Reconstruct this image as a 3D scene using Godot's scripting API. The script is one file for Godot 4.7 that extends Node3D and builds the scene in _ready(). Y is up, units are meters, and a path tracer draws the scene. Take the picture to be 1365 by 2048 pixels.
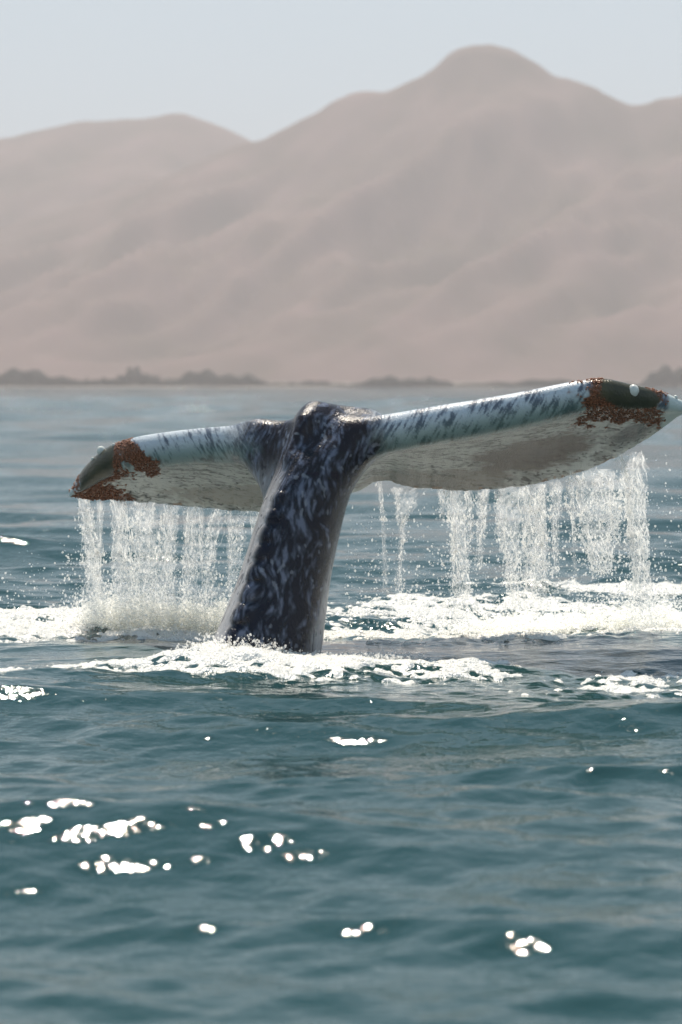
extends Node3D

# ------------------------------------------------------------------ constants
const FOCAL := 5580.0            # lens focal length in photo pixels
const EYE := 1.35                # eye height over the sea
const EYE_Z := 14.0
const PITCH := 0.04513           # camera looks down by 2.6 degrees

var wave_kx := PackedFloat32Array()
var wave_kz := PackedFloat32Array()
var wave_a := PackedFloat32Array()
var wave_ph := PackedFloat32Array()
var wave_l := PackedFloat32Array()
var swell_kx := PackedFloat32Array()
var swell_kz := PackedFloat32Array()
var swell_a := PackedFloat32Array()
var swell_ph := PackedFloat32Array()
var swell_l := PackedFloat32Array()
var chop_noise := FastNoiseLite.new()
var foam_noise := FastNoiseLite.new()
var foam_fine := FastNoiseLite.new()
var rng := RandomNumberGenerator.new()
var bead_mesh: Mesh
var bead_fine: Mesh
var clump_mesh: Mesh
var froth_mesh: Mesh
var mat := {}

func _ready() -> void:
	rng.seed = 20417
	# ---------------------------------------------------------------- camera
	var cam := Camera3D.new()
	cam.name = "camera"
	cam.position = Vector3(0, EYE, EYE_Z)
	cam.rotation = Vector3(-PITCH, 0, 0)
	var lens := CameraAttributesPhysical.new()
	lens.frustum_focal_length = 65.39
	lens.frustum_near = 0.5
	lens.frustum_far = 20000.0
	lens.frustum_focus_distance = 14.0
	lens.exposure_aperture = 2.0
	cam.attributes = lens
	add_child(cam)
	cam.current = true

	# ---------------------------------------------------------------- sky, air
	var sky_mat := ProceduralSkyMaterial.new()
	sky_mat.sky_top_color = Color(0.41, 0.535, 0.65)
	sky_mat.sky_horizon_color = Color(0.755, 0.815, 0.845)
	sky_mat.sky_curve = 0.3
	sky_mat.ground_bottom_color = Color(0.25, 0.35, 0.37)
	sky_mat.ground_horizon_color = Color(0.6, 0.66, 0.68)
	sky_mat.sun_angle_max = 20.0
	sky_mat.sun_curve = 0.12
	var sky := Sky.new()
	sky.sky_material = sky_mat
	var env := Environment.new()
	env.background_mode = Environment.BG_SKY
	env.sky = sky
	env.tonemap_mode = Environment.TONE_MAPPER_LINEAR
	env.tonemap_exposure = 1.5
	env.sdfgi_enabled = true
	env.ssao_enabled = true
	env.ssil_enabled = true
	env.fog_enabled = true
	env.fog_density = 0.0002
	env.fog_light_color = Color(0.855, 0.832, 0.83)
	var we := WorldEnvironment.new()
	we.name = "world_environment"
	we.environment = env
	add_child(we)

	# ---------------------------------------------------------------- sun
	var sun := DirectionalLight3D.new()
	sun.name = "sun"
	sun.light_energy = 1.5
	sun.light_color = Color(1.0, 0.955, 0.89)
	sun.light_angular_distance = 0.5
	sun.shadow_enabled = true
	var az := deg_to_rad(9.0)
	var el := deg_to_rad(62.0)
	var to_sun := Vector3(-sin(az) * cos(el), sin(el), -cos(az) * cos(el))
	sun.basis = Basis.looking_at(-to_sun, Vector3.UP)
	add_child(sun)

	make_materials()
	make_waves()
	build_sea()
	build_mountains()
	build_shore()
	build_whale()
	build_foam()
	build_streams()
	build_splashes()

# ------------------------------------------------------------------ helpers
func at(px: float, py: float, z: float) -> Vector3:
	# the point at depth z seen at that place of a 1365 x 2048 picture; used once, to measure the layout out
	var u := px - 682.5
	var v := py - 1024.0
	var dir := Vector3(u, -v * cos(PITCH) - FOCAL * sin(PITCH), v * sin(PITCH) * -1.0 * -1.0 - FOCAL * cos(PITCH))
	var k := (z - EYE_Z) / dir.z
	return Vector3(0, EYE, EYE_Z) + dir * k

func sea_z(py: float) -> float:
	# the depth at which still water is seen at that height of the picture
	var a := PITCH + atan((py - 1024.0) / FOCAL)
	return EYE_Z - EYE / tan(a)

func lin(r: float, g: float, b: float) -> Color:
	return Color(r / 255.0, g / 255.0, b / 255.0).srgb_to_linear()

func tag(o: Node, label: String, category: String, group := "", kind := "") -> void:
	if label: o.set_meta("label", label)
	if category: o.set_meta("category", category)
	if group: o.set_meta("group", group)
	if kind: o.set_meta("kind", kind)

func put(mesh: Mesh, called: String, m: Material, parent: Node = null) -> MeshInstance3D:
	var o := MeshInstance3D.new()
	o.name = called
	o.mesh = mesh
	o.material_override = m
	if parent == null: add_child(o, true)
	else: parent.add_child(o, true)
	return o

func thing(called: String, where: Vector3) -> Node3D:
	var o := Node3D.new()
	o.name = called
	o.position = where
	add_child(o, true)
	return o

func many(mesh: Mesh, list: Array, called: String, m: Material, parent: Node, colors := PackedColorArray()) -> MultiMeshInstance3D:
	var mm := MultiMesh.new()
	mm.transform_format = MultiMesh.TRANSFORM_3D
	if colors.size(): mm.use_colors = true
	mm.mesh = mesh
	mm.instance_count = list.size()
	for i in list.size():
		mm.set_instance_transform(i, list[i])
		if colors.size(): mm.set_instance_color(i, colors[i])
	var o := MultiMeshInstance3D.new()
	o.name = called
	o.multimesh = mm
	o.material_override = m
	o.set_meta("kind", "stuff")
	if parent == null: add_child(o, true)
	else: parent.add_child(o, true)
	return o

func arrays_mesh(v: PackedVector3Array, n: PackedVector3Array, idx: PackedInt32Array, uv := PackedVector2Array(), col := PackedColorArray()) -> ArrayMesh:
	var a := []
	a.resize(Mesh.ARRAY_MAX)
	a[Mesh.ARRAY_VERTEX] = v
	a[Mesh.ARRAY_NORMAL] = n
	a[Mesh.ARRAY_INDEX] = idx
	if uv.size(): a[Mesh.ARRAY_TEX_UV] = uv
	if col.size(): a[Mesh.ARRAY_COLOR] = col
	var me := ArrayMesh.new()
	me.add_surface_from_arrays(Mesh.PRIMITIVE_TRIANGLES, a)
	return me

func smooth_normals(v: PackedVector3Array, idx: PackedInt32Array) -> PackedVector3Array:
	var n := PackedVector3Array()
	n.resize(v.size())
	for t in range(0, idx.size(), 3):
		var a := idx[t]
		var b := idx[t + 1]
		var c := idx[t + 2]
		var f := (v[c] - v[a]).cross(v[b] - v[a])
		n[a] += f
		n[b] += f
		n[c] += f
	for i in n.size(): n[i] = n[i].normalized() if n[i].length_squared() > 1e-20 else Vector3.UP
	return n

func lerp_table(xs: Array, ys: Array, x: float) -> float:
	if x <= xs[0]: return ys[0]
	for i in range(1, xs.size()):
		if x <= xs[i]:
			var a: int = maxi(i - 2, 0)
			var b: int = mini(i + 1, xs.size() - 1)
			var t: float = (x - xs[i - 1]) / (xs[i] - xs[i - 1])
			var h: float = xs[i] - xs[i - 1]
			var m0: float = (ys[i] - ys[a]) / maxf(xs[i] - xs[a], 1e-6)
			var m1: float = (ys[b] - ys[i - 1]) / maxf(xs[b] - xs[i - 1], 1e-6)
			var t2 := t * t
			var t3 := t2 * t
			return ys[i - 1] * (2 * t3 - 3 * t2 + 1) + m0 * h * (t3 - 2 * t2 + t) + ys[i] * (-2 * t3 + 3 * t2) + m1 * h * (t3 - t2)
	return ys[ys.size() - 1]

func noise(seed_: int, freq: float, octaves := 3, ridged := false) -> FastNoiseLite:
	var n := FastNoiseLite.new()
	n.seed = seed_
	n.frequency = freq
	n.noise_type = FastNoiseLite.TYPE_SIMPLEX_SMOOTH
	n.fractal_type = FastNoiseLite.FRACTAL_RIDGED if ridged else FastNoiseLite.FRACTAL_FBM
	n.fractal_octaves = octaves
	return n

func noise_texture(seed_: int, freq: float, octaves: int, size: int) -> NoiseTexture2D:
	var t := NoiseTexture2D.new()
	t.width = size
	t.height = size
	t.seamless = true
	t.seamless_blend_skirt = 0.2
	t.normalize = true
	t.noise = noise(seed_, freq, octaves)
	return t

func ico(level: int, seed_ := -1, rough := 0.0) -> ArrayMesh:
	var sm := SphereMesh.new()
	sm.radius = 1.0
	sm.height = 2.0
	sm.radial_segments = 6 + level * 4
	sm.rings = 3 + level * 2
	var a := sm.get_mesh_arrays()
	if seed_ >= 0:
		var v: PackedVector3Array = a[Mesh.ARRAY_VERTEX]
		var nz := noise(seed_, 1.1, 2)
		for i in v.size(): v[i] *= 1.0 + rough * nz.get_noise_3dv(v[i])
		return arrays_mesh(v, smooth_normals(v, a[Mesh.ARRAY_INDEX]), a[Mesh.ARRAY_INDEX])
	return arrays_mesh(a[Mesh.ARRAY_VERTEX], a[Mesh.ARRAY_NORMAL], a[Mesh.ARRAY_INDEX])

# ------------------------------------------------------------------ materials
func make_materials() -> void:
	bead_mesh = ico(1)
	bead_fine = ico(2)
	clump_mesh = ico(2, 5, 0.55)
	# an open, dented bubble film
	var half := SphereMesh.new()
	half.radius = 1.0
	half.height = 1.0
	half.is_hemisphere = true
	half.radial_segments = 12
	half.rings = 5
	var ha := half.get_mesh_arrays()
	var hv := PackedVector3Array()
	var hi := PackedInt32Array()
	var hn := noise(6, 1.2, 2)
	for t in range(0, ha[Mesh.ARRAY_INDEX].size(), 3):
		var mid: Vector3 = (ha[Mesh.ARRAY_VERTEX][ha[Mesh.ARRAY_INDEX][t]] + ha[Mesh.ARRAY_VERTEX][ha[Mesh.ARRAY_INDEX][t + 1]] + ha[Mesh.ARRAY_VERTEX][ha[Mesh.ARRAY_INDEX][t + 2]]) / 3.0
		if mid.y > 0.02:
			for e in 3: hi.append(ha[Mesh.ARRAY_INDEX][t + e])
	for p in ha[Mesh.ARRAY_VERTEX]: hv.append(p * (1.0 + 0.5 * hn.get_noise_3dv(p)))
	froth_mesh = arrays_mesh(hv, smooth_normals(hv, hi), hi)

	var sea := StandardMaterial3D.new()
	sea.resource_name = "sea_water"
	sea.albedo_color = Color(0.013, 0.045, 0.047).linear_to_srgb()
	sea.roughness = 0.05
	sea.metallic_specular = 0.42
	var ripples := noise_texture(11, 0.013, 5, 2048)
	ripples.as_normal_map = true
	ripples.bump_strength = 8.0
	sea.normal_enabled = true
	sea.normal_scale = 0.5
	sea.normal_texture = ripples
	mat.sea = sea

	var skin := StandardMaterial3D.new()
	skin.resource_name = "wet_whale_skin"
	skin.vertex_color_use_as_albedo = true
	skin.roughness = 0.25
	skin.metallic_specular = 0.36
	skin.heightmap_enabled = true
	skin.heightmap_scale = 0.35
	skin.heightmap_texture = noise_texture(23, 0.03, 4, 512)
	skin.uv1_triplanar = true
	skin.uv1_scale = Vector3(5, 3, 5)
	mat.skin = skin

	var drop := StandardMaterial3D.new()
	drop.resource_name = "clear_water_drop"
	drop.albedo_color = Color(1, 1, 1, 0.0)
	drop.roughness = 0.06
	drop.refraction_enabled = true
	drop.refraction_scale = 0.033
	drop.transparency = BaseMaterial3D.TRANSPARENCY_ALPHA
	mat.drop = drop

	var air := StandardMaterial3D.new()
	air.resource_name = "aerated_water"
	air.albedo_color = Color(1, 1, 1, 0.36)
	air.transparency = BaseMaterial3D.TRANSPARENCY_ALPHA
	air.roughness = 0.3
	air.backlight_enabled = true
	air.backlight = Color(1.24, 1.24, 1.23)
	mat.air = air

	var veil := StandardMaterial3D.new()
	veil.resource_name = "thin_water_veil"
	veil.albedo_color = Color(0.99, 0.99, 0.99, 0.18)
	veil.transparency = BaseMaterial3D.TRANSPARENCY_ALPHA
	veil.roughness = 0.28
	veil.backlight_enabled = true
	veil.backlight = Color(1.24, 1.24, 1.24)
	mat.veil = veil

	var froth := StandardMaterial3D.new()
	froth.resource_name = "white_froth"
	froth.albedo_color = Color(1, 1, 0.99, 0.32)
	froth.transparency = BaseMaterial3D.TRANSPARENCY_ALPHA
	froth.roughness = 0.35
	froth.backlight_enabled = true
	froth.backlight = Color(1.24, 1.24, 1.22)
	mat.froth = froth

	var foam := StandardMaterial3D.new()
	foam.resource_name = "white_foam"
	foam.albedo_color = Color(0.965, 0.96, 0.94)
	foam.roughness = 0.3
	foam.backlight_enabled = true
	foam.backlight = Color(0.75, 0.74, 0.71)
	foam.heightmap_enabled = true
	foam.heightmap_scale = 1.2
	foam.heightmap_texture = noise_texture(77, 0.06, 3, 512)
	foam.uv1_triplanar = true
	foam.uv1_world_triplanar = true
	foam.uv1_scale = Vector3(2, 2, 2)
	mat.foam = foam

	var rock := StandardMaterial3D.new()
	rock.resource_name = "desert_rock"
	rock.vertex_color_use_as_albedo = true
	rock.roughness = 0.95
	rock.metallic_specular = 0.1
	mat.rock = rock

	var leaf := StandardMaterial3D.new()
	leaf.resource_name = "mangrove_leaf"
	leaf.albedo_color = Color(0.11, 0.105, 0.08).linear_to_srgb()
	leaf.roughness = 0.6
	mat.leaf = leaf
	var bark := StandardMaterial3D.new()
	bark.albedo_color = Color(0.08, 0.06, 0.045).linear_to_srgb()
	bark.roughness = 0.9
	mat.bark = bark
	var sand := StandardMaterial3D.new()
	sand.albedo_color = Color(0.2, 0.17, 0.14).linear_to_srgb()
	sand.roughness = 0.95
	mat.sand = sand

	var shell := StandardMaterial3D.new()
	shell.resource_name = "pale_shell"
	shell.albedo_color = Color(0.55, 0.56, 0.52).linear_to_srgb()
	shell.roughness = 0.3
	mat.shell = shell
	var lice := StandardMaterial3D.new()
	lice.resource_name = "orange_crust"
	lice.albedo_color = Color(0.24, 0.09, 0.04).linear_to_srgb()
	lice.roughness = 0.5
	lice.backlight_enabled = true
	lice.backlight = Color(0.3, 0.12, 0.05)
	mat.lice = lice

# ------------------------------------------------------------------ the sea
func make_waves() -> void:
	var r := RandomNumberGenerator.new()
	r.seed = 4242
	var n := 46
	for i in n:
		var f := float(i) / (n - 1)
		var l := 5.0 * pow(0.105 / 5.0, f) * r.randf_range(0.9, 1.1)
		var spread := lerpf(0.5, 0.95, f)
		var dir := 0.12 + r.randfn(0.0, 1.0) * spread * 0.62
		var k := TAU / l
		var slope := 0.036 if l > 1.6 else (0.047 if l > 0.55 else (0.052 if l > 0.25 else 0.030))
		wave_kx.append(k * sin(dir))
		wave_kz.append(k * cos(dir))
		wave_a.append(slope / k * r.randf_range(0.7, 1.3))
		wave_ph.append(r.randf() * TAU)
		wave_l.append(l)
	for i in 14:
		var l := 4.0 * pow(20.0 / 4.0, i / 13.0) * r.randf_range(0.9, 1.1)
		var dir := 0.1 + r.randfn() * 0.45
		swell_kx.append(TAU / l * sin(dir))
		swell_kz.append(TAU / l * cos(dir))
		swell_a.append(0.055 * l / TAU)
		swell_ph.append(r.randf() * TAU)
		swell_l.append(l)
	chop_noise = noise(31, 3.2, 3)
	foam_noise = noise(41, 1.5, 4)
	foam_fine = noise(42, 9.0, 3)

func foam_amount(x: float, z: float) -> float:
	# how churned the water is round the tail, from 0 to 1
	var f := 0.0
	for b in FOAM:
		var dx: float = (x - b[0]) / b[2]
		var dz: float = (z - b[1]) / b[3]
		var q := dx * dx + dz * dz
		if q < 1.0: f = maxf(f, b[4] * (1.0 - q * q))
	return f

# centre x, centre z, half width, half depth, strength of each churned patch
const FOAM := [
	[-1.55, -1.45, 1.5, 0.55, 1.0],
	[-0.55, -1.3, 0.7, 0.5, 1.0],
	[-0.45, 0.75, 0.95, 0.75, 0.92],
	[0.3, 0.85, 0.75, 0.55, 0.78],
	[0.95, -1.9, 1.35, 1.9, 0.82],
	[1.9, -1.2, 1.3, 0.6, 1.0],
	[1.9, -4.1, 1.5, 0.6, 1.0],
	[1.5, 1.3, 0.9, 0.7, 0.62],
	[-1.5, 0.9, 0.8, 0.7, 0.42],
]

func sea_point(x: float, z: float, finest: float) -> Vector3:
	var h := 0.0
	var ox := 0.0
	var oz := 0.0
	var far_ := EYE_Z - z
	if far_ > 35.0:
		var grow := clampf((far_ - 35.0) / 70.0, 0.0, 1.0)
		for i in swell_l.size():
			var w := clampf((swell_l[i] - finest) / finest * 1.5, 0.0, 1.0)
			h += grow * w * swell_a[i] * sin(swell_kx[i] * x + swell_kz[i] * z + swell_ph[i])
	var calm := 1.0 - 0.65 * exp(-x * x / 9.0 - z * z / 4.0)
	for i in wave_l.size():
		var l := wave_l[i]
		if l < finest: break
		var w := clampf((l - finest) / finest * 2.0, 0.0, 1.0)
		var p := wave_kx[i] * x + wave_kz[i] * z + wave_ph[i]
		var a := wave_a[i] * w * calm
		h += a * sin(p)
		var c := cos(p) * a * l * 0.17
		ox += c * wave_kx[i]
		oz += c * wave_kz[i]
	if z > -6.0 and z < 4.0:
		# the swell pushed up round the tail
		var qx := (x + 0.62) / 0.45
		var qz := (z - 0.7) / 0.32
		h += 0.06 * exp(-qx * qx - qz * qz)
		qx = (x - 0.5) / 0.45
		qz = (z - 0.45) / 0.25
		h += 0.012 * exp(-qx * qx - qz * qz)
		qx = (x + 1.0) / 0.9
		qz = (z + 1.4) / 0.4
		h += 0.06 * exp(-qx * qx - qz * qz)
		qx = (x - 1.9) / 1.0
		qz = (z + 1.1) / 0.4
		h += 0.07 * exp(-qx * qx - qz * qz)
		var f := foam_amount(x, z)
		if f > 0.0:
			h += f * 0.035 * chop_noise.get_noise_2d(x, z * 0.8) + f * 0.012 * foam_fine.get_noise_2d(x, z)
	return Vector3(x + ox, h, z + oz)

func build_sea() -> void:
	var us := PackedFloat32Array()
	for i in range(36, 0, -1): us.append(-0.15 - 1.6 * pow(i / 36.0, 2.0))
	var inner := 320
	for i in inner + 1: us.append(lerpf(-0.15, 0.15, float(i) / inner))
	for i in range(1, 37): us.append(0.15 + 1.6 * pow(i / 36.0, 2.0))
	var ds := PackedFloat32Array()
	var d := 3.4
	while d < 9000.0:
		ds.append(d)
		d += 0.021 + 0.0135 * maxf(0.0, d - 16.5) + 0.006 * clampf(9.0 - d, 0.0, 1.0)
	var nu := us.size()
	var v := PackedVector3Array()
	var uv := PackedVector2Array()
	v.resize(nu * ds.size())
	uv.resize(nu * ds.size())
	var k := 0
	for j in ds.size():
		d = ds[j]
		var step := (ds[mini(j + 1, ds.size() - 1)] - d)
		for i in nu:
			var u := us[i]
			var x := u * d
			var du := absf(us[mini(i + 1, nu - 1)] - us[maxi(i - 1, 0)]) * 0.5 * d
			var p := sea_point(x, EYE_Z - d, maxf(step, du) * 2.6)
			v[k] = p
			uv[k] = Vector2(x / 5.2, (EYE_Z - d) / 3.5)
			k += 1
	var sea := thing("sea", Vector3.ZERO)
	tag(sea, "teal rippled sea water reaching from the foreground to the far shore", "sea", "", "structure")
	# the wind ripples the open water more, the farther out
	var from := 0
	for band in 5:
		var till := from
		while till < ds.size() - 1 and ds[till] < [17.0, 28.0, 50.0, 110.0, 99999.0][band]: till += 1
		var rows := till - from + 1
		var bv := v.slice(from * nu, (till + 1) * nu)
		var idx := PackedInt32Array()
		idx.resize((nu - 1) * (rows - 1) * 6)
		k = 0
		for j in rows - 1:
			for i in nu - 1:
				var a := j * nu + i
				idx[k] = a
				idx[k + 1] = a + nu
				idx[k + 2] = a + 1
				idx[k + 3] = a + 1
				idx[k + 4] = a + nu
				idx[k + 5] = a + nu + 1
				k += 6
		var water: StandardMaterial3D = mat.sea.duplicate()
		water.normal_scale = [0.46, 0.58, 0.85, 1.3, 1.9][band]
		put(arrays_mesh(bv, smooth_normals(bv, idx), idx, uv.slice(from * nu, (till + 1) * nu)), "water", water, sea)
		from = till

# ------------------------------------------------------------------ far land
func range_mesh(profile_x: Array, profile_y: Array, z_crest: float, z_front: float, z_back: float, seed_: int, cols: int, rows: int) -> ArrayMesh:
	var xs := []
	var hs := []
	for i in profile_x.size():
		var p := at(profile_x[i], profile_y[i], z_crest)
		xs.append(p.x)
		hs.append(p.y)
	var big := noise(seed_, 0.0016, 4, true)
	var fine := noise(seed_ + 1, 0.012, 4)
	var gully := noise(seed_ + 2, 0.0042, 3, true)
	var v := PackedVector3Array()
	var col := PackedColorArray()
	for j in rows + 1:
		var t := float(j) / rows
		var z := lerpf(z_front, z_back, t)
		for i in cols + 1:
			var x := lerpf(xs[0], xs[xs.size() - 1], float(i) / cols)
			var s := clampf((z_front - z) / (z_front - z_crest), 0.0, 1.0)
			if z < z_crest: s = clampf(1.0 - (z_crest - z) / (z_crest - z_back), 0.0, 1.0)
			# spurs run down towards the shore, shifted sideways as they descend
			var skew := (1.0 - s) * 420.0
			var crest: float = lerp_table(xs, hs, x + skew * 0.6 * (1.0 if z > z_crest else 0.0))
			var here: float = lerp_table(xs, hs, x)
			var h: float = lerpf(crest, here, s) * (0.32 * s + 0.68 * s * s)
			var spur := big.get_noise_2d(x + skew * 1.4, z * 0.35)
			var g := s * (1.0 - s) * 4.0
			h += g * (spur * 62.0 + gully.get_noise_2d(x + skew * 1.6, z * 0.3) * 38.0) + fine.get_noise_2d(x, z) * 5.0 * minf(1.0, s * 4.0)
			h += 3.0 * s
			v.append(Vector3(x, h - 2.0 * (1.0 if s <= 0.0 else 0.0), z))
			var c := 0.5 + 0.5 * fine.get_noise_2d(x * 0.5, z * 0.4)
			var m := 0.5 + 0.5 * big.get_noise_2d(x * 1.7 + 900.0, z * 1.7)
			var gl := 0.5 + 0.5 * gully.get_noise_2d(x + skew * 1.6, z * 0.3)  # gully shade painted into the rock colour, along with darker scrub
			col.append(Color(0.185, 0.128, 0.118).lerp(Color(0.085, 0.07, 0.055), clampf(c * 0.8 + m * 0.4 + (1.0 - gl) * 0.7 - 0.5, 0.0, 1.0)))
	var idx := PackedInt32Array()
	for j in rows:
		for i in cols:
			var a := j * (cols + 1) + i
			var b := a + cols + 1
			idx.append_array(PackedInt32Array([a, b, a + 1, a + 1, b, b + 1]))
	return arrays_mesh(v, smooth_normals(v, idx), idx, PackedVector2Array(), col)

func build_mountains() -> void:
	var far_ := range_mesh([-1500, -900, -500, -250, 0, 50, 120, 200, 280, 350, 400, 450, 520, 600, 700, 900, 1300], [470, 330, 360, 300, 276, 268, 251, 239, 236, 225, 240, 258, 292, 330, 380, 460, 560], -5200.0, -3300.0, -6600.0, 61, 220, 90)
	var o := put(far_, "mountain", mat.rock)
	tag(o, "hazy brown mountain ridge at the left behind the sea", "mountain", "", "structure")
	var near_ := range_mesh([-900, -500, -200, 100, 250, 380, 450, 520, 560, 620, 690, 770, 810, 860, 900, 930, 955, 1010, 1070, 1110, 1140, 1180, 1250, 1290, 1340, 1420, 1600, 1850, 2200], [640, 590, 520, 430, 385, 335, 305, 284, 265, 236, 195, 186, 172, 145, 113, 99, 93, 101, 129, 156, 163, 175, 209, 210, 198, 190, 240, 220, 330], -4300.0, -2950.0, -5600.0, 71, 300, 110)
	o = put(near_, "mountain", mat.rock)
	tag(o, "tall hazy brown mountain with a rounded summit at the right", "mountain", "", "structure")

func build_shore() -> void:
	# a low sandy flat in front of the mountains
	var v := PackedVector3Array()
	var cols := 120
	var nz := noise(83, 0.004, 3)
	for j in 6:
		var z := [-2300.0, -2325.0, -2400.0, -2600.0, -2900.0, -3500.0][j] as float
		for i in cols + 1:
			var x := lerpf(-1400.0, 1400.0, float(i) / cols)
			v.append(Vector3(x, [-1.0, 0.9, 2.0, 3.5, 5.0, 8.0][j] + (nz.get_noise_2d(x, z) * 1.2 if j > 1 else 0.0), z + nz.get_noise_1d(x) * 40.0))
	var idx := PackedInt32Array()
	for j in 5:
		for i in cols:
			var a := j * (cols + 1) + i
			var b := a + cols + 1
			idx.append_array(PackedInt32Array([a, b, a + 1, a + 1, b, b + 1]))
	var o := put(arrays_mesh(v, smooth_normals(v, idx), idx), "beach", mat.sand)
	tag(o, "thin pale sandy shore at the foot of the mountains", "beach", "", "structure")
	# mangrove thickets on the flat
	var spots := [
		[-120.0, 190.0, 737.0, "long dark mangrove thicket on the shore at the left edge", 1],
		[150.0, 250.0, 755.0, "low gap of scrub between the two leftmost mangrove thickets", 6],
		[216.0, 325.0, 732.0, "rounded dark mangrove thicket, the second tall one from the left", 2],
		[300.0, 548.0, 739.0, "wide low mangrove thicket on the shore left of the tail", 3],
		[520.0, 720.0, 763.0, "very low strip of scrub on the shore above the tail stock", 7],
		[690.0, 925.0, 752.0, "faint low mangrove thicket on the shore behind the right fluke", 4],
		[900.0, 1300.0, 760.0, "long thin strip of scrub on the shore above the right fluke", 8],
		[1275.0, 1460.0, 724.0, "mangrove thicket on the shore above the right fluke tip", 5],
	]
	for s in spots:
		var z := -2330.0
		var a := at(s[0], 772.0, z)
		var b := at(s[1], s[2], z)
		thicket(a.x, b.x, b.y, z, s[3], s[4])

func thicket(x0: float, x1: float, top: float, z: float, label: String, seed_: int) -> void:
	var r := RandomNumberGenerator.new()
	r.seed = 900 + seed_
	var o := thing("mangrove_thicket", Vector3((x0 + x1) * 0.5, 0.5, z))
	tag(o, label, "mangroves", "mangrove thickets along the far shore")
	var st := SurfaceTool.new()
	st.begin(Mesh.PRIMITIVE_TRIANGLES)
	var half := (x1 - x0) * 0.5
	var leaves := []
	var n := int(half * 170.0)
	for i in n:
		var u := r.randf_range(-1.0, 1.0)
		var env := pow(maxf(0.0, 1.0 - u * u), 0.8) * (0.78 + 0.14 * sin(u * 7.0 + seed_) + 0.12 * sin(u * 19.0 + seed_ * 3.0))
		var h := top * env
		var y := h * pow(r.randf(), 0.8)
		var s := r.randf_range(0.5, 1.1)
		leaves.append(Transform3D(Basis.from_euler(Vector3(r.randf() * TAU, r.randf() * TAU, r.randf() * TAU)).scaled(Vector3(s, s, s)), Vector3(u * half, y, r.randf_range(-14.0, 6.0))))
	var lv := SurfaceTool.new()
	lv.begin(Mesh.PRIMITIVE_TRIANGLES)
	for q in [Vector3(-1, -0.3, 0), Vector3(0, 1, 0.2), Vector3(0.9, -0.4, 0.1), Vector3(0, 0.6, 0.9), Vector3(-0.8, 0, -0.2), Vector3(0.5, -0.6, -0.5)]:
		lv.add_vertex(q)
	lv.generate_normals()
	many(lv.commit(), leaves, "foliage", mat.leaf, o)
	for i in int(half * 0.35):
		var x := r.randf_range(-0.92, 0.92) * half
		var c := CylinderMesh.new()
		c.top_radius = 0.12
		c.bottom_radius = 0.3
		c.height = top * 0.6
		c.radial_segments = 6
		c.rings = 1
		var m := put(c, "trunk", mat.bark, o)
		m.position = Vector3(x, top * 0.3, r.randf_range(-6.0, 2.0))

# ------------------------------------------------------------------ the whale
# the flukes are measured as a leading and a trailing edge over the sea; tables over x
const NT := 240
var fx0 := 0.0
var fx1 := 0.0
var f_zl := PackedFloat32Array()
var f_yl := PackedFloat32Array()
var f_zt := PackedFloat32Array()
var f_yt := PackedFloat32Array()
var f_t := PackedFloat32Array()
# the tail stock: tables over height
const NY := 200
const Y0 := -0.9
const Y1 := 1.5
var s_cx := PackedFloat32Array()
var s_cz := PackedFloat32Array()
var s_a := PackedFloat32Array()
var s_b := PackedFloat32Array()
var s_k := PackedFloat32Array()
const TURN := 0.45
var crest := []
var web := []

func edge_table(pts: Array, raise_: float) -> Array:
	var xs := []
	var ys := []
	var zs := []
	for p in pts:
		var q := at(p[0], p[1], p[2])
		xs.append(q.x)
		ys.append(q.y + raise_)
		zs.append(q.z)
	return [xs, ys, zs]

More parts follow.
